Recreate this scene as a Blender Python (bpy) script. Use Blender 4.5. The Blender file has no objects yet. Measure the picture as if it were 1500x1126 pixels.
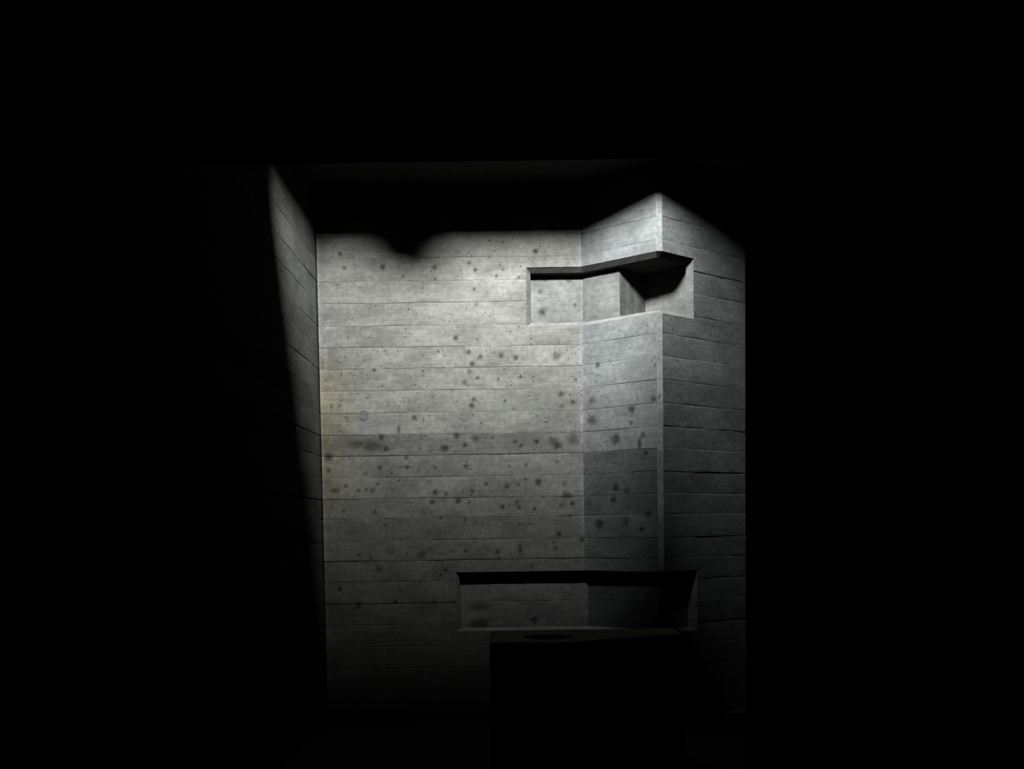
import bpy, math, random
import numpy as np
from mathutils import Vector, Matrix

random.seed(7)
SC = bpy.context.scene
COL = SC.collection

# ------------------------------------------------------------------ camera
PITCH, ROLL = 0.0535, 0.0145
F_ = Vector((0, math.cos(PITCH), -math.sin(PITCH)))
U_ = Vector((0, math.sin(PITCH), math.cos(PITCH)))
R_ = Vector((1, 0, 0))
RC = R_ * math.cos(ROLL) - U_ * math.sin(ROLL)
UC = R_ * math.sin(ROLL) + U_ * math.cos(ROLL)
cd = bpy.data.cameras.new('camera')
cd.sensor_width = 36.0
cd.lens = 36.0 * 1408.0 / 1500.0
cd.shift_x, cd.shift_y = -0.00073, 0.18826
cam = bpy.data.objects.new('camera', cd)
COL.objects.link(cam)
m = Matrix((RC, UC, -F_)).transposed().to_4x4()
m.translation = Vector((0, 0, 1.6))
cam.matrix_world = m
SC.camera = cam

# ------------------------------------------------------------------ world, light, exposure
w = bpy.data.worlds.new('world')
SC.world = w
w.use_nodes = True
w.node_tree.nodes['Background'].inputs[0].default_value = (0.55, 0.62, 0.7, 1)
w.node_tree.nodes['Background'].inputs[1].default_value = 0.02

# daylight entering through the clerestory window of the roof lantern
LIGHT_X, LIGHT_Y, LIGHT_Z = 0.16, 5.70, 5.05
ld = bpy.data.lights.new('clerestory_daylight', 'AREA')
ld.shape = 'ELLIPSE'
ld.size, ld.size_y = 0.66, 0.42
ld.energy = 1570.0
ld.color = (0.97, 1.0, 0.985)
lo = bpy.data.objects.new('clerestory_daylight', ld)
COL.objects.link(lo)
lo.location = (LIGHT_X, LIGHT_Y, LIGHT_Z)
lo.rotation_euler = (math.radians(62), 0, 0)      # looks towards +Y, a little down

vs = SC.view_settings
vs.view_transform = 'Standard'
vs.look = 'None'
vs.gamma = 1.0
vs.use_curve_mapping = False
vs.exposure = 0.0

# roof opening below the lantern (ceiling underside at CEIL_Z)
CEIL_Z = 4.40
OPEN_X0, OPEN_X1, OPEN_Y0, OPEN_Y1 = -0.78, 1.02, 6.12, 6.915

# ------------------------------------------------------------------ materials
def concrete(name, base=(0.04, 0.04, 0.039), dark=1.0, pits=1.0):
    mt = bpy.data.materials.new(name)
    mt.use_nodes = True
    nt = mt.node_tree
    N, L = nt.nodes, nt.links
    bs = N['Principled BSDF']
    bs.inputs['Roughness'].default_value = 0.86
    bs.inputs['Specular IOR Level'].default_value = 0.0

    def node(t, **kw):
        n = N.new(t)
        for k, v in kw.items():
            setattr(n, k, v)
        return n

    def math_(op, a, b=None, c=None, clamp=False):
        n = node('ShaderNodeMath', operation=op, use_clamp=clamp)
        for i, v in enumerate((a, b, c)):
            if v is None:
                continue
            if isinstance(v, (int, float)):
                n.inputs[i].default_value = v
            else:
                L.new(v, n.inputs[i])
        return n.outputs[0]

    def ramp(v, a, b, lo=0.0, hi=1.0):
        n = node('ShaderNodeMapRange', interpolation_type='SMOOTHSTEP')
        L.new(v, n.inputs[0])
        for i, q in enumerate((a, b, lo, hi)):
            n.inputs[i + 1].default_value = q
        return n.outputs[0]

    uv = node('ShaderNodeUVMap', uv_map='UVMap').outputs[0]

    def noise(scale, detail=3.0, rough=0.55, sx=1.0, sy=1.0):
        mp = node('ShaderNodeMapping')
        L.new(uv, mp.inputs[0])
        mp.inputs['Scale'].default_value = (sx, sy, 1)
        n = node('ShaderNodeTexNoise', noise_dimensions='2D')
        L.new(mp.outputs[0], n.inputs['Vector'])
        n.inputs['Scale'].default_value = scale
        n.inputs['Detail'].default_value = detail
        n.inputs['Roughness'].default_value = rough
        return n.outputs[0]

    att = node('ShaderNodeAttribute', attribute_name='marks')
    sep = node('ShaderNodeSeparateColor')
    L.new(att.outputs['Color'], sep.inputs[0])
    stain, efflo, warm = sep.outputs[0], sep.outputs[1], sep.outputs[2]
    tone = att.outputs['Alpha']

    blotch = noise(2.6, 4.0, 0.6, 1.0, 1.6)
    grain = noise(9.0, 5.0, 0.65, 0.45, 7.0)
    mott = noise(22.0, 4.0, 0.6)
    speck = noise(170.0, 2.0, 0.6)
    v = math_('MULTIPLY', ramp(blotch, 0.25, 0.75, 0.80, 1.20), ramp(grain, 0.25, 0.75, 0.89, 1.10))
    v = math_('MULTIPLY', v, ramp(mott, 0.25, 0.75, 0.86, 1.13))
    v = math_('MULTIPLY', v, ramp(speck, 0.3, 0.7, 0.88, 1.10))
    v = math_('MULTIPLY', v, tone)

    # air holes
    vo = node('ShaderNodeTexVoronoi', voronoi_dimensions='2D', feature='F1')
    L.new(uv, vo.inputs['Vector'])
    vo.inputs['Scale'].default_value = 30.0
    vsep = node('ShaderNodeSeparateColor')
    L.new(vo.outputs['Color'], vsep.inputs[0])
    dens = ramp(noise(3.1, 2.0, 0.5), 0.34, 0.60, 0.03, 0.5 * pits)
    has = math_('LESS_THAN', vsep.outputs[0], dens)
    rad = math_('MULTIPLY_ADD', math_('POWER', vsep.outputs[1], 2.2), 0.12, 0.05)
    wob = math_('MULTIPLY_ADD', mott, 0.12, vo.outputs['Distance'])
    q = math_('SUBTRACT', rad, math_('SUBTRACT', wob, 0.06))
    pit = math_('MULTIPLY', has, ramp(q, 0.0, 0.045))

    # knots and damp marks break up at their rim
    st = math_('MULTIPLY', stain, ramp(noise(75.0, 3.0, 0.65), 0.2, 0.6, 0.62, 1.1), clamp=True)
    v = math_('MULTIPLY', v, math_('SUBTRACT', 1.0, math_('MULTIPLY', st, 0.72)))
    v = math_('MULTIPLY', v, math_('SUBTRACT', 1.0, math_('MULTIPLY', pit, 0.92)))
    ef = math_('MULTIPLY', efflo, ramp(noise(40.0, 3.0, 0.6), 0.3, 0.65, 0.25, 1.0))
    v = math_('MULTIPLY', v, math_('MULTIPLY_ADD', ef, 0.55, 1.0))
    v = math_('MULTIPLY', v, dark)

    mix = node('ShaderNodeMix', data_type='RGBA')
    L.new(warm, mix.inputs[0])
    mix.inputs[6].default_value = (*base, 1)
    mix.inputs[7].default_value = (base[0] * 1.17, base[1] * 1.04, base[2] * 0.78, 1)
    vm = node('ShaderNodeVectorMath', operation='SCALE')
    L.new(mix.outputs[2], vm.inputs[0])
    L.new(v, vm.inputs[3])
    L.new(vm.outputs[0], bs.inputs['Base Color'])

    h = math_('ADD', math_('MULTIPLY', grain, 0.28), math_('MULTIPLY', speck, 0.25))
    h = math_('ADD', h, math_('MULTIPLY', mott, 0.3))
    h = math_('SUBTRACT', h, math_('MULTIPLY', pit, 1.4))
    h = math_('SUBTRACT', h, math_('MULTIPLY', st, 0.35))
    bp = node('ShaderNodeBump')
    bp.inputs['Strength'].default_value = 0.55
    bp.inputs['Distance'].default_value = 0.0035
    L.new(h, bp.inputs['Height'])
    L.new(bp.outputs[0], bs.inputs['Normal'])
    return mt


def plain(name, col, rough=0.8, bump=0.0, scale=30.0):
    mt = bpy.data.materials.new(name)
    mt.use_nodes = True
    nt = mt.node_tree
    bs = nt.nodes['Principled BSDF']
    bs.inputs['Roughness'].default_value = rough
    bs.inputs['Specular IOR Level'].default_value = 0.0
    n = nt.nodes.new('ShaderNodeTexNoise')
    tc = nt.nodes.new('ShaderNodeTexCoord')
    nt.links.new(tc.outputs['Object'], n.inputs['Vector'])
    n.inputs['Scale'].default_value = scale
    n.inputs['Detail'].default_value = 5
    r = nt.nodes.new('ShaderNodeValToRGB')
    r.color_ramp.elements[0].position = 0.3
    r.color_ramp.elements[1].position = 0.7
    r.color_ramp.elements[0].color = (*[c * 0.8 for c in col], 1)
    r.color_ramp.elements[1].color = (*[min(1, c * 1.2) for c in col], 1)
    nt.links.new(n.outputs[0], r.inputs[0])
    nt.links.new(r.outputs[0], bs.inputs['Base Color'])
    if bump:
        b = nt.nodes.new('ShaderNodeBump')
        b.inputs['Strength'].default_value = bump
        b.inputs['Distance'].default_value = 0.004
        nt.links.new(n.outputs[0], b.inputs['Height'])
        nt.links.new(b.outputs[0], bs.inputs['Normal'])
    return mt


M_BACK = concrete('board_concrete', (0.0355, 0.0357, 0.0344))
M_FACET = concrete('board_concrete_cool', (0.0343, 0.0357, 0.0358))
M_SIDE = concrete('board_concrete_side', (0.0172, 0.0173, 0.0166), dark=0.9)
M_NICHE = concrete('smooth_concrete', (0.0325, 0.0327, 0.0322), pits=0.25)
M_DARKC = plain('dark_concrete', (0.035, 0.035, 0.034), 0.9, 0.5, 18)
M_SHAFT = plain('blackened_concrete', (0.03, 0.03, 0.03), 0.95)
M_FLOOR = plain('dark_stone', (0.03, 0.029, 0.027), 0.7, 0.3, 9)
M_FRAME = plain('steel_frame', (0.06, 0.06, 0.06), 0.5)
M_FONT = concrete('font_concrete', (0.085, 0.080, 0.064), pits=0.5)


def glass_mat():
    mt = bpy.data.materials.new('window_glass')
    mt.use_nodes = True
    b = mt.node_tree.nodes['Principled BSDF']
    b.inputs['Base Color'].default_value = (0.9, 0.95, 0.95, 1)
    b.inputs['Roughness'].default_value = 0.9
    b.inputs['Transmission Weight'].default_value = 1.0
    return mt


M_GLASS = glass_mat()


# ------------------------------------------------------------------ object helpers
def link(name, me, mat, parent=None):
    o = bpy.data.objects.new(name, me)
    COL.objects.link(o)
    if mat is not None and me is not None:
        me.materials.append(mat)
    if parent is not None:
        o.parent = parent
    return o


def tag(o, label, cat=None, kind=None, group=None):
    o['label'] = label
    if cat:
        o['category'] = cat
    if kind:
        o['kind'] = kind
    if group:
        o['group'] = group
    return o


def finish(me, uvs, marks):
    """uvs: per-vertex (n,2); marks: per-vertex (n,4)"""
    n = len(me.vertices)
    a = me.attributes.new('marks', 'FLOAT_COLOR', 'POINT')
    a.data.foreach_set('color', np.asarray(marks, np.float32).ravel())
    ul = me.uv_layers.new(name='UVMap')
    idx = np.empty(len(me.loops), np.int32)
    me.loops.foreach_get('vertex_index', idx)
    ul.data.foreach_set('uv', np.asarray(uvs, np.float32)[idx].ravel())
    me.update()


def boxes(name, bl, mat, parent=None):
    """one mesh made of axis-aligned boxes (x0,x1,y0,y1,z0,z1)"""
    v, f = [], []
    for (x0, x1, y0, y1, z0, z1) in bl:
        b = len(v)
        v += [(x, y, z) for z in (z0, z1) for (x, y) in ((x0, y0), (x1, y0), (x1, y1), (x0, y1))]
        f += [tuple(b + i for i in q) for q in ((3, 2, 1, 0), (4, 5, 6, 7), (0, 1, 5, 4), (1, 2, 6, 5), (2, 3, 7, 6), (3, 0, 4, 7))]
    me = bpy.data.meshes.new(name)
    me.from_pydata(v, [], f)
    return link(name, me, mat, parent)


def wav(u, z, s, seed):
    """cheap smooth noise, about -1..1"""
    p = seed * 1.37
    return (np.sin(u * s + p * 3.1 + 1.7 * np.sin(z * s * .8 + p)) +
            .6 * np.sin(u * s * 2.3 - z * s * 1.1 + p * 5.3) + .4 * np.sin(u * s * 4.9 + z * s * 3.7 + p * 7.7)) / 2.0


def knot_field(u, z, knots):
    out = np.zeros_like(u)
    for i, (ku, kz, kr, ka) in enumerate(knots):
        du, dz = (u - ku) / max(1.0, ka), (z - kz) * min(1.0, max(ka, .45))
        if ka < 1:
            du = du / ka * .75
        near = (np.abs(du) < kr * 2.6) & (np.abs(dz) < kr * 2.6)
        if not near.any():
            continue
        a, b = du[near], dz[near]
        d = np.sqrt(a * a + b * b) / kr
        d = d * (1 + .09 * np.sin(3 * np.arctan2(b, a) + i) + .06 * np.sin(5 * np.arctan2(b, a) + i * 2.1))
        s = (.62 + .38 * ((i * 37) % 11) / 10.0) * np.clip(1.45 - d, 0, 1)
        s = s * s * (3 - 2 * s)
        out[near] = np.maximum(out[near], s)
    return out


def facet_piece(name, O, T, z0, z1, us, mat, parent, seed, knots=(), holes=(), tone=1.0, amp=1.0,
                efflo=None, warm=None, stain=None, gap=(0.002, 0.002), dz=0.012, proud=0.0, damp=None):
    """one board-marked strip of a wall: a fine sheet with rounded, slightly wavy edges, turned back at its rim"""
    tx, ty = T
    us = sorted(set(us))
    inner = [z0 + .004, z0 + .009] + list(np.arange(z0 + .02, z1 - .014, dz)) + [z1 - .009, z1 - .004]
    for (hu0, hu1, hz0, hz1) in holes:
        for zz in (hz0, hz1):
            if z0 + .01 < zz < z1 - .01:
                inner = [q for q in inner if abs(q - zz) > .004] + [zz]
    zs = [z0, z0] + sorted(inner) + [z1, z1]
    nz, nu = len(zs), len(us)
    U, Z = np.meshgrid(np.array(us), np.array(zs))
    Zb = Z.copy()
    def jn(zj):      # how open the joint is along its length
        return np.clip(wav(U, 0 * U, 2.7, zj * 9.1 + 2) + .25 * wav(U, 0 * U, 19.0, zj * 3.3), -.4, 1)
    e0 = gap[0] * .5 * jn(z0) - .0003 + .0016 * wav(U, 0 * U, 7.0, z0 * 5 + 1)
    e1 = gap[1] * .5 * jn(z1) - .0003 - .0016 * wav(U, 0 * U, 7.0, z1 * 5 + 1)
    jo = np.where(Zb - z0 < z1 - Zb, jn(z0), jn(z1))
    k = (Z - z0) / (z1 - z0)
    Z = Z + np.where(k < .12, e0, 0) - np.where(k > .88, e1, 0)
    D = amp * (.0012 * wav(U, Z, 6.0, seed) + .0004 * wav(U * .3, Z, 60.0, seed + 3)) + proud
    edge = np.minimum(Zb - z0, z1 - Zb)
    D = D - (.0008 + .0022 * np.clip(jo, 0, 1)) * np.exp(-edge / .0035)
    D[0, :] = D[-1, :] = -.022
    D[:, 0] = D[:, -1] = -.022
    D[:, 0] -= 0
    P = np.stack([O[0] + tx * U + ty * D, O[1] + ty * U - tx * D, Z], -1).reshape(-1, 3)
    f = []
    uc = (np.array(us)[1:] + np.array(us)[:-1]) / 2
    for j in range(nz - 1):
        zc = (zs[j] + zs[j + 1]) / 2
        ok = np.ones(nu - 1, bool)
        for (hu0, hu1, hz0, hz1) in holes:
            if hz0 < zc < hz1:
                ok &= ~((uc > hu0) & (uc < hu1))
        b = j * nu
        f += [(b + i, b + i + 1, b + nu + i + 1, b + nu + i) for i in np.nonzero(ok)[0]]
    if not f:
        return None
    me = bpy.data.meshes.new(name)
    me.from_pydata(P.tolist(), [], f)
    Uf, Zf = U.ravel(), Zb.ravel()
    mk = np.zeros((len(Uf), 4), np.float32)
    kn = knot_field(Uf, Zf, knots) if len(knots) else np.zeros_like(Uf)
    if stain is not None:
        kn = np.maximum(kn, stain(Uf, Zf))
    # darker line along the joint, coming and going
    ed = np.minimum(Zf - z0, z1 - Zf)
    kn = np.maximum(kn, .6 * np.exp(-np.maximum(ed, 0) / (.004 + .006 * np.clip(wav(Uf, 0 * Uf, 1.9, seed), 0, 1))) * np.clip(.15 + .8 * wav(Uf, 0 * Uf, 3.1, seed * 1.3), 0, 1))
    mk[:, 0] = np.clip(kn, 0, 1)
    if efflo is not None:
        mk[:, 1] = np.clip(efflo(Uf, Zf), 0, 1)
    if warm is not None:
        mk[:, 2] = np.clip(warm(Uf, Zf), 0, 1)
    tn = np.full(len(Uf), tone)
    if damp is not None:
        tn = tn * damp(Uf, Zf)
    mk[:, 3] = tn
    finish(me, np.stack([Uf + seed * 3.17, Zf + seed * .713], -1), mk)
    # drop loose vertices (inside holes)
    import bmesh
    bm = bmesh.new()
    bm.from_mesh(me)
    lo_ = [q for q in bm.verts if not q.link_faces]
    if lo_:
        bmesh.ops.delete(bm, geom=lo_, context='VERTS')
        bm.to_mesh(me)
    bm.free()
    for p in me.polygons:
        p.use_smooth = True
    return link(name, me, mat, parent)


def steps(a, b, s, extra=()):
    n = max(1, int(round((b - a) / s)))
    l = [a, a + .0004, a + .0025] + [a + (b - a) * i / n for i in range(1, n)] + [b - .0025, b - .0004, b]
    for e in extra:
        if a < e < b:
            l = [q for q in l if abs(q - e) > .003] + [e]
    return l


# board courses (heights of the joints, floor 0 to ceiling)
COURSES = [0.0, 0.062, 0.247, 0.426, 0.610, 0.787, 0.970, 1.147, 1.324, 1.491, 1.675, 1.839, 2.014, 2.194, 2.365,
           2.544, 2.726, 2.908, 3.082, 3.256, 3.440, 3.616, 3.801, 3.977, 4.152, 4.327, 4.40]

# the plan: back wall, then a folded wall with a blunt nose
XL = -1.568
C0 = Vector((0.600, 8.0))
TIP_A = Vector((1.148, 7.580))
TIP_B = Vector((1.197, 7.585))
T_L = (TIP_A - C0).normalized()
LEN_L = (TIP_A - C0).length
T_R = Vector((0.786, 0.618)).normalized()
T_C = (TIP_B - TIP_A).normalized()
LEN_R = 2.13
UN_Z0, UN_Z1, UN_X = 3.235, 3.712, 0.145          # upper niche
LN_Z0, LN_Z1, LN_X = 0.728, 1.221, -0.473         # lower niche
UN_R, LN_R = 0.362, 0.395                          # where the niches end on the right-hand facet
BW = C0.x - XL

KNOTS_BACK = [(0.515,2.767,0.012,1.0), (0.393,2.671,0.012,1.0), (0.175,2.652,0.010,1.0), (0.159,2.607,0.014,1.0), (0.091,2.601,0.014,0.5), 
(0.561,2.609,0.010,1.0), (0.213,2.513,0.012,1.0), (0.776,2.501,0.024,1.0), (0.851,2.487,0.010,1.0), (0.643,2.406,0.021,0.5), (0.499,2.348,0.028,1.0), 
(0.302,2.291,0.039,2.0), (0.422,2.275,0.048,2.0), (0.534,2.251,0.028,1.0), (0.809,2.250,0.014,1.0), (1.012,2.247,0.028,1.0), (0.058,2.190,0.035,1.0), 
(0.702,2.181,0.024,1.0), (0.708,2.098,0.019,1.0), (0.478,2.098,0.016,1.0), (0.360,2.048,0.016,1.0), (0.938,2.089,0.012,1.0), (0.802,2.063,0.012,1.0), 
(0.055,2.078,0.024,1.0), (0.575,2.047,0.012,1.0), (1.202,2.778,0.016,1.0), (1.268,2.647,0.019,1.0), (1.252,2.595,0.024,1.0), (1.089,2.724,0.010,1.0), 
(1.132,2.627,0.009,1.0), (1.523,2.632,0.012,1.0), (1.989,2.678,0.026,1.0), (2.086,2.613,0.019,1.0), (1.996,2.581,0.017,1.0), (1.784,2.502,0.010,1.0), 
(1.120,2.351,0.026,1.0), (1.277,2.322,0.037,1.0), (1.190,2.271,0.024,1.0), (1.028,2.251,0.026,1.0), (1.608,2.299,0.022,1.0), (1.649,2.261,0.017,1.0), 
(1.781,2.292,0.021,1.0), (1.917,2.291,0.039,1.0), (1.950,2.260,0.039,1.0), (2.083,2.307,0.052,1.0), (1.191,2.099,0.019,1.0), (1.556,2.093,0.012,1.0), 
(1.688,2.103,0.017,1.0), (1.949,2.121,0.014,1.0), (1.417,2.328,0.010,1.0), (1.301,3.418,0.018,1.0), (1.287,3.542,0.013,1.0), (1.127,3.149,0.020,1.0), 
(1.227,3.031,0.026,1.0), (1.261,2.937,0.023,1.0), (1.233,2.875,0.024,1.0), (1.329,2.994,0.020,1.0), (1.303,2.823,0.016,1.0), (1.196,2.790,0.025,1.0), 
(1.498,3.004,0.023,1.0), (1.620,2.982,0.020,1.0), (1.955,2.993,0.041,1.0), (1.472,2.809,0.013,1.0), (1.657,2.826,0.015,1.0), (2.110,2.796,0.018,1.0), 
(1.304,3.135,0.011,1.0), (0.317,3.129,0.009,1.0), (0.178,3.090,0.010,1.0), (0.544,3.051,0.010,1.0), (0.555,3.025,0.009,1.0), (0.649,3.068,0.009,1.0), 
(0.982,3.041,0.011,1.0), (1.030,3.006,0.011,1.0), (0.171,2.964,0.010,1.0), (0.180,2.871,0.010,1.0), (0.515,2.770,0.014,1.0), (0.786,2.773,0.010,1.0), 
(0.047,2.821,0.010,1.0), (0.500,2.926,0.009,1.0), (0.852,2.887,0.009,1.0), (0.048,3.132,0.009,1.0), (0.454,2.897,0.012,2.0), (0.192,3.845,0.016,1.0), 
(0.227,3.731,0.017,1.0), (0.540,3.730,0.024,1.0), (0.699,3.658,0.010,1.0), (0.967,3.625,0.014,1.0), (0.857,3.556,0.009,1.0), (0.160,3.592,0.014,1.0), 
(0.965,3.724,0.021,1.0), (1.793,3.843,0.022,1.0), (1.413,3.794,0.013,1.0), (1.248,3.754,0.016,1.0), (1.297,3.699,0.018,1.0), (1.525,3.696,0.016,1.0), 
(1.473,3.647,0.013,1.0), (1.419,3.929,0.011,1.0), (1.528,3.916,0.011,1.0), (1.653,3.633,0.013,1.0), (1.502,3.735,0.009,1.0), (1.245,3.839,0.011,1.0), 
(0.196,1.949,0.015,1.0), (0.460,1.960,0.014,1.0), (0.361,1.915,0.015,1.0), (0.300,1.912,0.015,1.0), (0.414,1.907,0.026,1.0), (0.432,1.733,0.016,1.0), 
(0.172,1.745,0.014,1.0), (0.074,1.782,0.012,1.0), (0.934,1.888,0.026,1.0), (0.976,1.891,0.012,1.0), (1.024,1.870,0.017,1.0), (0.910,1.806,0.021,1.0), 
(0.997,1.823,0.012,1.0), (0.975,1.674,0.014,1.0), (0.524,1.625,0.012,1.0), (0.573,1.599,0.010,1.0), (0.343,1.629,0.010,1.0), (0.635,1.489,0.010,1.0), 
(0.706,1.427,0.010,1.0), (0.690,1.378,0.013,1.0), (0.815,1.373,0.037,1.0), (0.288,1.376,0.017,1.0), (0.390,1.352,0.014,1.0), (0.456,1.256,0.037,1.0), 
(1.005,1.241,0.019,1.0), (0.967,1.196,0.012,1.0), (0.104,1.911,0.024,2.0), (0.891,1.983,0.010,1.0), (1.357,1.947,0.013,1.0), (1.529,1.928,0.028,1.0), 
(1.687,1.982,0.013,1.0), (1.686,1.910,0.012,1.0), (1.626,1.939,0.013,1.0), (1.791,1.957,0.028,1.0), (2.008,1.941,0.026,1.0), (1.243,1.892,0.019,1.0), 
(1.125,1.814,0.025,1.0), (1.218,1.800,0.020,1.0), (1.495,1.760,0.020,1.0), (1.612,1.793,0.013,1.0), (1.632,1.754,0.017,1.0), (1.756,1.738,0.017,1.0), 
(1.978,1.761,0.022,1.0), (2.031,1.845,0.028,1.8), (2.071,1.780,0.022,1.0), (2.054,1.676,0.019,1.0), (1.179,1.667,0.017,1.0), (1.634,1.610,0.011,1.0), 
(1.635,1.400,0.030,0.5), (1.445,1.383,0.019,1.0), (1.456,1.334,0.013,1.0), (1.929,1.408,0.015,1.0), (1.959,1.524,0.022,1.0), (1.730,1.265,0.025,1.0), 
(1.073,1.392,0.017,1.0), (1.178,1.397,0.015,1.0), (1.910,1.456,0.016,1.0), (2.148,1.481,0.026,1.0), (0.127,1.092,0.022,1.0), (0.446,1.257,0.019,1.0), 
(0.278,0.960,0.030,1.0), (0.586,0.980,0.019,1.0), (0.792,1.147,0.013,1.0), (0.629,1.076,0.013,1.0), (0.910,0.975,0.019,1.0)]
KNOTS_FACET = [(0.091,2.618,0.036,1.0), (0.089,2.455,0.046,1.0), (0.462,2.513,0.029,1.0), (0.455,2.403,0.022,1.0), (0.659,2.576,0.029,1.0), 
(0.147,2.897,0.024,1.0), (0.565,2.304,0.029,1.0), (0.314,2.287,0.048,1.0), (0.532,2.239,0.024,0.5), (0.151,2.681,0.012,1.0), (0.146,2.814,0.010,1.0), 
(0.683,2.837,0.024,1.0), (0.462,2.460,0.012,1.0), (0.312,1.896,0.033,1.0), (0.411,1.871,0.033,1.0), (0.286,1.800,0.033,1.0), (0.149,1.607,0.040,1.0), 
(0.403,1.620,0.040,1.0), (0.549,1.559,0.024,1.0), (0.590,2.159,0.019,1.0), (0.605,1.680,0.032,1.0)]

# ------------------------------------------------------------------ back wall
wall_back = boxes('wall_back', [(XL - .3, 2.9, 8.80, 9.0, 0, CEIL_Z)], M_DARKC)
tag(wall_back, 'grey board-marked concrete wall lit from above, with a recessed niche', 'wall', 'structure')
hb = [(UN_X - XL, BW + .1, UN_Z0, UN_Z1), (LN_X - XL, BW + .1, LN_Z0, LN_Z1)]
TONE_B = {7: .95, 8: .90, 9: .86, 10: .93, 11: 1.02, 12: 1.02, 13: .84, 14: 1.16, 15: 1.13, 16: 1.08, 17: 1.07, 18: 1.02, 19: .98, 20: .97, 21: .91, 22: .90}  # board tones, with light falloff evened out in colour: middle rows raised, top lowered
SPLIT = {17: 1.20, 21: 1.19}


def ef_back(u, z):
    e = 1.1 * np.exp(-np.abs(u - .005) / .012) + 1.2 * np.exp(-np.abs(u - (BW - .004)) / .014) * np.clip(.75 + .5 * wav(z, 0 * z, 9, 3), 0, 1)
    for (a, b, cu, cz, s) in ((.17, .016, .46, 3.268, .9), (.06, .03, .28, 3.29, .7), (.05, .04, .10, 3.30, .6), (.018, .13, .055, 2.98, .8),
                              (.03, .02, .07, 3.25, .7), (.03, .018, 1.51, 3.52, .7), (.10, .03, .98, 1.78, .6), (.3, .03, 1.6, 3.30, .12),
                              (.4, .02, 1.3, 3.625, .5)):
        e = e + s * np.clip(1.3 - np.sqrt(((u - cu) / a) ** 2 + ((z - cz) / b) ** 2), 0, 1)
    return e


def warm_back(u, z):
    return .75 * np.exp(-(u / .22) ** 2) * np.clip((z - 1.5) / .5, 0, 1) * np.clip((3.05 - z) / .25, 0, 1) + .12


us_all = (UN_X - XL, LN_X - XL)
for i in range(len(COURSES) - 1):
    z0, z1 = COURSES[i], COURSES[i + 1]
    sp = SPLIT.get(i)
    parts = [(0, BW)] if sp is None else [(0, sp), (sp, BW)]
    for j, (a, b) in enumerate(parts):
        fine = .012 if 5 <= i <= 23 else .05
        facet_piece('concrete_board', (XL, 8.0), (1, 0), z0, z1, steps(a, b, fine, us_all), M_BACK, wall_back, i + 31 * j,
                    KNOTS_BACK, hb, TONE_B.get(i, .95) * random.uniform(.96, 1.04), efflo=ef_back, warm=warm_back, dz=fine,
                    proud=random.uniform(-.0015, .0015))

# tie-hole plugs of the formwork
def disc(name, O, T, u, z, r, mat, parent, ef):
    v, f, mk, uv = [], [], [], []
    prof = [(0, .0035), (r * .72, .0035), (r * .80, .0022), (r * .88, .0042), (r * 1.0, .0040), (r * 1.08, -.01)]
    n = 24
    for k, (pr, d) in enumerate(prof):
        for q in range(n):
            a = 2 * math.pi * q / n
            uu, zz = u + pr * math.cos(a) * (1 + .04 * math.sin(3 * a)), z + pr * math.sin(a)
            v.append((O[0] + T[0] * uu + T[1] * d, O[1] + T[1] * uu - T[0] * d, zz))
            uv.append((uu, zz))
            mk.append((0.12 if k < 2 else 0, ef if 3 <= k <= 4 else 0, .1, 1.0))
    for k in range(1, len(prof) - 1):
        for q in range(n):
            f.append((k * n + q, (k + 1) * n + q, (k + 1) * n + (q + 1) % n, k * n + (q + 1) % n))
    f.append(tuple(n + q for q in range(n)))
    v2, f2 = v[n:], [tuple(i - n for i in p) for p in f]
    me = bpy.data.meshes.new(name)
    me.from_pydata(v2, [], f2)
    finish(me, uv[n:], mk[n:])
    return link(name, me, mat, parent)


for (u, z, r, e) in ((.358, 2.530, .040, .05), (1.187, 2.518, .044, .35), (1.857, 2.503, .046, .5), (.554, 1.427, .040, .0)):
    disc('tie_hole_plug', (XL, 8.0), (1, 0), u, z, r, M_BACK, wall_back, e)

# ------------------------------------------------------------------ folded wall on the right
wall_right = boxes('wall_right', [(2.85, 3.05, 5.0, 9.0, 0, CEIL_Z)], M_DARKC)
tag(wall_right, 'folded concrete wall projecting to a blunt vertical nose beside the back wall', 'wall', 'structure')
hl = [(-1, LEN_L + .1, UN_Z0, UN_Z1), (-1, LEN_L + .1, LN_Z0, LN_Z1)]
hr = [(-1, UN_R, UN_Z0, UN_Z1), (-1, LN_R, LN_Z0, LN_Z1)]
TONE_L = {7: .78, 8: .70, 9: .75, 10: .66, 11: .60, 12: .58, 13: 1.08, 14: 1.14, 15: 1.16, 16: 1.14, 17: 1.12, 18: 1.06, 20: .94, 21: .94, 22: .92, 23: .92}  # board tones; brightness of the lit middle band is partly painted in here
merged = {15}


def ef_l(u, z):
    return .8 * np.exp(-np.abs(u - .004) / .006) * (z < 3.24)


def ef_c(u, z):
    return .45 + .2 * wav(u, z, 7, 2)


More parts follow.
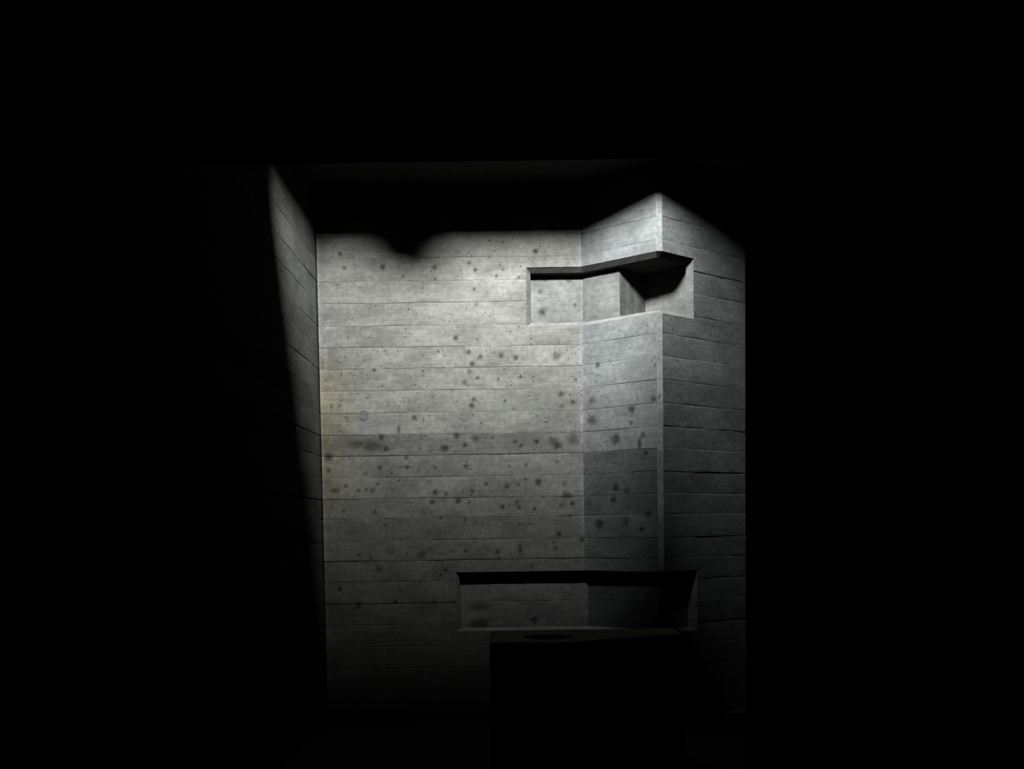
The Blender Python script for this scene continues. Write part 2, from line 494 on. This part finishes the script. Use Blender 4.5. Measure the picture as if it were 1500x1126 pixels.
for i in range(len(COURSES) - 1):
    z0, z1 = COURSES[i], COURSES[i + 1]
    fine = .012 if 5 <= i <= 23 else .05
    gl = (.002, .002) if i not in (14, 15) else ((.002, .0006) if i == 14 else (.0006, .002))
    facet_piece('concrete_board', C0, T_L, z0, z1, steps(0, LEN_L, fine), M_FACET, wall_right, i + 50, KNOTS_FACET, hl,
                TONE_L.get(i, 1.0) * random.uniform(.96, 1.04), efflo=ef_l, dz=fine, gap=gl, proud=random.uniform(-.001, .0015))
    fine = .016 if 5 <= i <= 23 else .05
    facet_piece('concrete_board', TIP_B, T_R, z0, z1, steps(0, LEN_R, fine, (UN_R, LN_R)), M_FACET, wall_right, i + 90, (), hr,
                random.choice((1.0, 1.06, 1.1, 1.16, 1.2)), dz=fine, gap=(.003, .003), proud=random.uniform(-.0015, .002))
for (z0, z1) in ((0, LN_Z0), (LN_Z1, UN_Z0), (UN_Z1, CEIL_Z)):
    facet_piece('corner_strip', TIP_A, T_C, z0, z1, steps(0, (TIP_B - TIP_A).length, .01), M_FACET, wall_right, int(z0 * 10) + 3,
                [(.02, 2.93 - .17 * q, .007, 1) for q in range(12)], (), 1.2, efflo=ef_c, dz=.03, gap=(0, 0))


# ------------------------------------------------------------------ niches
def off(pts, d):
    """offset an open plan path away from the room by d"""
    out = []
    n = len(pts)
    seg = [((pts[i + 1] - pts[i]).normalized()) for i in range(n - 1)]
    nr = [Vector((-s.y, s.x)) for s in seg]
    for i in range(n):
        if i == 0:
            out.append(pts[0] + nr[0] * d)
        elif i == n - 1:
            out.append(pts[-1] + nr[-1] * d)
        else:
            b = (nr[i - 1] + nr[i]).normalized()
            out.append(pts[i] + b * (d / max(.35, b.dot(nr[i]))))
    return out


def poly(name, vs_, fs_, mat, parent, tone=1.0, ef=0.0, st=0.0):
    me = bpy.data.meshes.new(name)
    me.from_pydata([tuple(q) for q in vs_], [], fs_)
    uv = [(q[0] + q[1] * .7, q[2] + q[1] * .5) for q in vs_]
    finish(me, uv, [(st, ef, .05, tone)] * len(vs_))
    return link(name, me, mat, parent)


def p3(p, z):
    return (p.x, p.y, z)


def quad_path(name, A, za, B, zb, mat, parent, tone=1.0, ef=0.0, st=0.0, flip=False):
    n = len(A)
    v = [p3(p, za) for p in A] + [p3(p, zb) for p in B]
    f = [(i, i + 1, n + i + 1, n + i) for i in range(n - 1)]
    if flip:
        f = [q[::-1] for q in f]
    return poly(name, v, f, mat, parent, tone, ef, st)


def niche(ends, path, z0, z1, bev, drop, inset, panel, mats, parents, tones, sill_ef, soffit_tone=1.0):
    """path: outer plan path along the wall faces; panel: plan path of the recessed faces"""
    inner = off(path, bev)
    d0 = (path[1] - path[0]).normalized()
    d1 = (path[-1] - path[-2]).normalized()
    inner[0] = inner[0] + d0 * inset
    inner[-1] = inner[-1] - d1 * inset
    zi0, zi1 = z0 + drop, z1 - drop
    par_b, par_r = parents
    # bevels along the top and the bottom, first length on the back wall
    quad_path('niche_bevel', path[:2], z1, inner[:2], zi1, mats, par_b, soffit_tone)
    quad_path('niche_bevel', path[:2], z0, inner[:2], zi0, mats, par_b, 1.05, sill_ef, flip=True)
    quad_path('niche_bevel', path[1:], z1, inner[1:], zi1, mats, par_r, soffit_tone)
    quad_path('niche_bevel', path[1:], z0, inner[1:], zi0, mats, par_r, 1.05, sill_ef, flip=True)
    # soffit and sill
    loop = inner + panel[::-1]
    n = len(loop)
    poly('niche_soffit', [p3(p, zi1) for p in loop], [tuple(range(n))], mats, par_r)
    poly('niche_sill', [p3(p, zi0) for p in loop], [tuple(range(n))[::-1]], mats, par_r, 1.05)
    # reveals at both ends
    poly('niche_reveal', [p3(path[0], z0), p3(inner[0], zi0), p3(inner[0], zi1), p3(path[0], z1)], [(0, 1, 2, 3)], mats, par_b, .95)
    poly('niche_reveal', [p3(inner[0], zi0), p3(panel[0], zi0), p3(panel[0], zi1), p3(inner[0], zi1)], [(0, 1, 2, 3)], mats, par_b, .95)
    poly('niche_reveal', [p3(path[-1], z0), p3(inner[-1], zi0), p3(inner[-1], zi1), p3(path[-1], z1)], [(3, 2, 1, 0)], mats, par_r, 1.0, .1)
    if (panel[-1] - inner[-1]).length > .002:
        poly('niche_reveal', [p3(inner[-1], zi0), p3(panel[-1], zi0), p3(panel[-1], zi1), p3(inner[-1], zi1)], [(3, 2, 1, 0)], mats, par_r, 1.0)
    return inner, zi0, zi1


# upper niche: shallow on the back wall, cut back to a V under the nose
RU = TIP_B + T_R * UN_R
path = [Vector((UN_X, 8.0)), C0, TIP_A, TIP_B, RU]
NB = 8.12
P1 = Vector((0.618, NB))
P2 = P1 + T_L * 0.352
P3 = Vector((1.140, 8.135))
P4 = RU - T_R * .030 + Vector((-.006, .045))
panel = [Vector((UN_X + .036, NB)), P1, P2, P3, P4]
inner, zi0, zi1 = niche(None, path, UN_Z0, UN_Z1, .048, .036, .036, panel, M_NICHE, (wall_back, wall_right), None, .35)
kn_panel = [(.085, 3.544, .022, 1), (.095, 3.375, .034, 1), (.12, 3.64, .012, 1.5), (.32, 3.63, .02, 1.5), (.37, 3.43, .014, 1)]
for k in range(4):
    a, b = panel[k], panel[k + 1]
    T = (b - a).normalized()
    Lk = (b - a).length

    def st_k(u, z, k=k):
        if k == 1:
            return .4 * np.clip(wav(u, z, 9, 4), 0, 1)
        if k == 2:
            return .35 * np.clip(.5 + wav(u * 2.5, z * .25, 22, 6), 0, 1)
        return 0 * u

    facet_piece('niche_panel', a, T, zi0 - .01, zi1 + .006, steps(0, Lk, .012), M_NICHE, wall_back if k == 0 else wall_right, 140 + k,
                kn_panel if k == 0 else (), (), (1.06, .95, .9, 1.0)[k],
                efflo=lambda u, z, Lk=Lk: .5 * np.exp(-np.minimum(u, Lk - u) / .006), stain=st_k, gap=(0, 0))

# lower niche: shallow all round
RL = TIP_B + T_R * LN_R
path = [Vector((LN_X, 8.0)), C0, TIP_A, TIP_B, RL]
ND = .062
pin = off(path, ND)
panel = [Vector((LN_X + .03, 8.0 + ND)), pin[1] + Vector((.012, 0)), pin[2], pin[3], RL - T_R * .05 + Vector((-T_R.y, T_R.x)) * ND]
inner, zi0, zi1 = niche(None, path, LN_Z0, LN_Z1, .03, .022, .026, panel, M_NICHE, (wall_back, wall_right), None, .25)
for k in range(4):
    a, b = panel[k], panel[k + 1]
    T = (b - a).normalized()
    Lk = (b - a).length
    for (q0, q1) in ((zi0 - .005, .970), (.970, zi1 + .03)):
        facet_piece('concrete_board', a, T, q0, q1, steps(0, Lk, .014), M_BACK if k == 0 else M_FACET, wall_back if k == 0 else wall_right,
                    170 + k + int(q0 * 10), [(.15, .93, .05, 2), (.16, .78, .05, 2), (.62, .80, .03, 1)] if k == 0 else (), (),
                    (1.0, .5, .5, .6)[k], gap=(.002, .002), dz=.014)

# ------------------------------------------------------------------ left wall
wall_left = boxes('wall_left', [(XL - .3, XL - .1, -1.2, 8.8, 0, CEIL_Z)], M_DARKC)
tag(wall_left, 'dark board-marked concrete side wall with a slanting streak of daylight', 'wall', 'structure')
for i in range(len(COURSES) - 1):
    z0, z1 = COURSES[i], COURSES[i + 1]
    us = list(np.arange(0, 6.5, .25)) + list(np.arange(6.5, 9.1, .02)) + [9.1]
    us = [0, .002] + [q for q in us if .01 < q < 9.19] + [9.19, 9.2]
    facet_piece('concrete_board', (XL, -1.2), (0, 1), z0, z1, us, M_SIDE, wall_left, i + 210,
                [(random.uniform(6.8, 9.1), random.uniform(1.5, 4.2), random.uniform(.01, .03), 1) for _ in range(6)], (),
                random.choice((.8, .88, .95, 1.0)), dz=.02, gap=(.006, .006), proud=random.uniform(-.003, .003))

# ------------------------------------------------------------------ foreground wall, ceiling, floor
wall_front = boxes('wall_front', [(XL - .02, 2.85, 4.72, 5.0, 3.56, CEIL_Z), (1.30, 2.85, 4.72, 5.0, 0, 3.56)], M_DARKC)
for _v in wall_front.data.vertices:      # splayed reveals
    if _v.co.y < 4.8 and abs(_v.co.z - 3.56) < .01:
        _v.co.z = 3.352
    if _v.co.y < 4.8 and abs(_v.co.x - 1.30) < .01:
        _v.co.x = 1.145
tag(wall_front, 'unlit concrete wall and lintel framing the lit recess', 'wall', 'structure')
wall_near = boxes('wall_near', [(2.85, 3.05, -1.2, 5.0, 0, CEIL_Z), (XL - .3, 3.05, -1.4, -1.2, 0, CEIL_Z)], M_DARKC)
tag(wall_near, 'unlit concrete walls enclosing the dark room', 'wall', 'structure')
X0, X1, Y0, Y1 = XL - .3, 3.05, -1.4, 9.0
ct = .06
ceiling = boxes('ceiling', [(X0, X1, Y0, OPEN_Y0, CEIL_Z, CEIL_Z + ct), (X0, X1, OPEN_Y1, Y1, CEIL_Z, CEIL_Z + ct),
                            (X0, OPEN_X0, OPEN_Y0, OPEN_Y1, CEIL_Z, CEIL_Z + ct), (OPEN_X1, X1, OPEN_Y0, OPEN_Y1, CEIL_Z, CEIL_Z + ct)], M_DARKC)
for _v in ceiling.data.vertices:         # the right-hand edge of the opening runs askew
    if abs(_v.co.x - OPEN_X1) < .001 and abs(_v.co.y - OPEN_Y0) < .001:
        _v.co.x = .50
tag(ceiling, 'black unlit concrete ceiling with a roof opening', 'ceiling', 'structure')
stub = boxes('ceiling_stub', [(-.55, -.24, OPEN_Y1 - .03, OPEN_Y1 + .10, CEIL_Z - .12, CEIL_Z + .01)], M_DARKC, ceiling)
for _v in stub.data.vertices:            # its underside slopes
    if _v.co.z < CEIL_Z - .1 and _v.co.x < -.5:
        _v.co.z = CEIL_Z - .045
tag(stub, 'short concrete stub at the edge of the roof opening')
# roof lantern: a box over the opening with a clerestory window in its front
lx0, lx1, ly0, ly1, lz0, lz1 = -1.3, 1.9, 5.40, 7.6, CEIL_Z + ct, 5.7
wx0, wx1, wz0, wz1 = LIGHT_X - .36, LIGHT_X + .36, LIGHT_Z - .36, LIGHT_Z + .36
boxes('skylight_lantern', [(lx0 - .1, lx0, ly0 - .1, ly1 + .1, lz0, lz1), (lx1, lx1 + .1, ly0 - .1, ly1 + .1, lz0, lz1),
                           (lx0, lx1, ly1, ly1 + .1, lz0, lz1), (lx0 - .1, lx1 + .1, ly0 - .1, ly1 + .1, lz1, lz1 + .1),
                           (lx0, wx0, ly0 - .1, ly0, lz0, lz1), (wx1, lx1, ly0 - .1, ly0, lz0, lz1),
                           (wx0, wx1, ly0 - .1, ly0, lz0, wz0), (wx0, wx1, ly0 - .1, ly0, wz1, lz1)], M_SHAFT, ceiling)
win = boxes('window_1', [(wx0, wx0 + .04, ly0 - .08, ly0 - .02, wz0, wz1), (wx1 - .04, wx1, ly0 - .08, ly0 - .02, wz0, wz1),
                         (wx0, wx1, ly0 - .08, ly0 - .02, wz0, wz0 + .04), (wx0, wx1, ly0 - .08, ly0 - .02, wz1 - .04, wz1)], M_FRAME)
tag(win, 'small clerestory window high in the roof lantern', 'window', 'structure')
boxes('pane', [(wx0 + .03, wx1 - .03, ly0 - .055, ly0 - .045, wz0 + .03, wz1 - .03)], M_GLASS, win)

floor = boxes('floor', [(X0, X1, Y0, Y1, -.12, 0)], M_FLOOR)
tag(floor, 'dark stone floor lost in shadow', 'floor', 'structure')

# ------------------------------------------------------------------ concrete font in front of the lower niche
font = bpy.data.objects.new('font', None)
COL.objects.link(font)
font.location = (0.25, 6.2, 0)
tag(font, 'low angular concrete font with a round basin, standing before the lower niche', 'font')
FZ = .885
plan = [(-.41, .36), (-.40, -.30), (.05, -.36), (.86, .02), (.86, .36)]
plan = [Vector(p) for p in plan]
bc, br = Vector((-.03, -.06)), .15
n = 48


def ray_hit(a):
    d = Vector((math.cos(a), math.sin(a)))
    best = 9
    for i in range(len(plan)):
        p, q = plan[i], plan[(i + 1) % len(plan)]
        e = q - p
        den = d.x * e.y - d.y * e.x
        if abs(den) < 1e-9:
            continue
        t = ((p.x - bc.x) * e.y - (p.y - bc.y) * e.x) / den
        s = ((p.x - bc.x) * d.y - (p.y - bc.y) * d.x) / den
        if t > 0 and -1e-6 <= s <= 1 + 1e-6:
            best = min(best, t)
    return bc + d * best


angs = sorted([2 * math.pi * k / n for k in range(n)] + [math.atan2(p.y - bc.y, p.x - bc.x) % (2 * math.pi) for p in plan])
outer = [ray_hit(a) for a in angs]
rim = [bc + Vector((math.cos(a), math.sin(a))) * br for a in angs]
k = len(angs)
cen = sum(plan, Vector((0, 0))) / len(plan)
ins = [cen + (p - cen) * .965 for p in outer]
v = [(p.x, p.y, 0) for p in outer] + [(p.x, p.y, FZ - .015) for p in outer] + [(p.x, p.y, FZ) for p in ins] + [(p.x, p.y, FZ) for p in rim]
f = []
for r_ in range(3):
    f += [(r_ * k + i, r_ * k + (i + 1) % k, (r_ + 1) * k + (i + 1) % k, (r_ + 1) * k + i) for i in range(k)]
poly('font_block', v, f, M_FONT, font)
v, f = [], []
prof = [(br * 1.0, FZ), (br * .97, FZ - .012), (br * .85, FZ - .05), (br * .55, FZ - .085), (br * .1, FZ - .10)]
for (r_, z_) in prof:
    v += [(bc.x + math.cos(2 * math.pi * q / n) * r_, bc.y + math.sin(2 * math.pi * q / n) * r_, z_) for q in range(n)]
for j in range(len(prof) - 1):
    f += [(j * n + q, (j + 1) * n + q, (j + 1) * n + (q + 1) % n, j * n + (q + 1) % n) for q in range(n)]
f.append(tuple((len(prof) - 1) * n + q for q in range(n))[::-1])
poly('basin', v, f, M_FONT, font, .8)
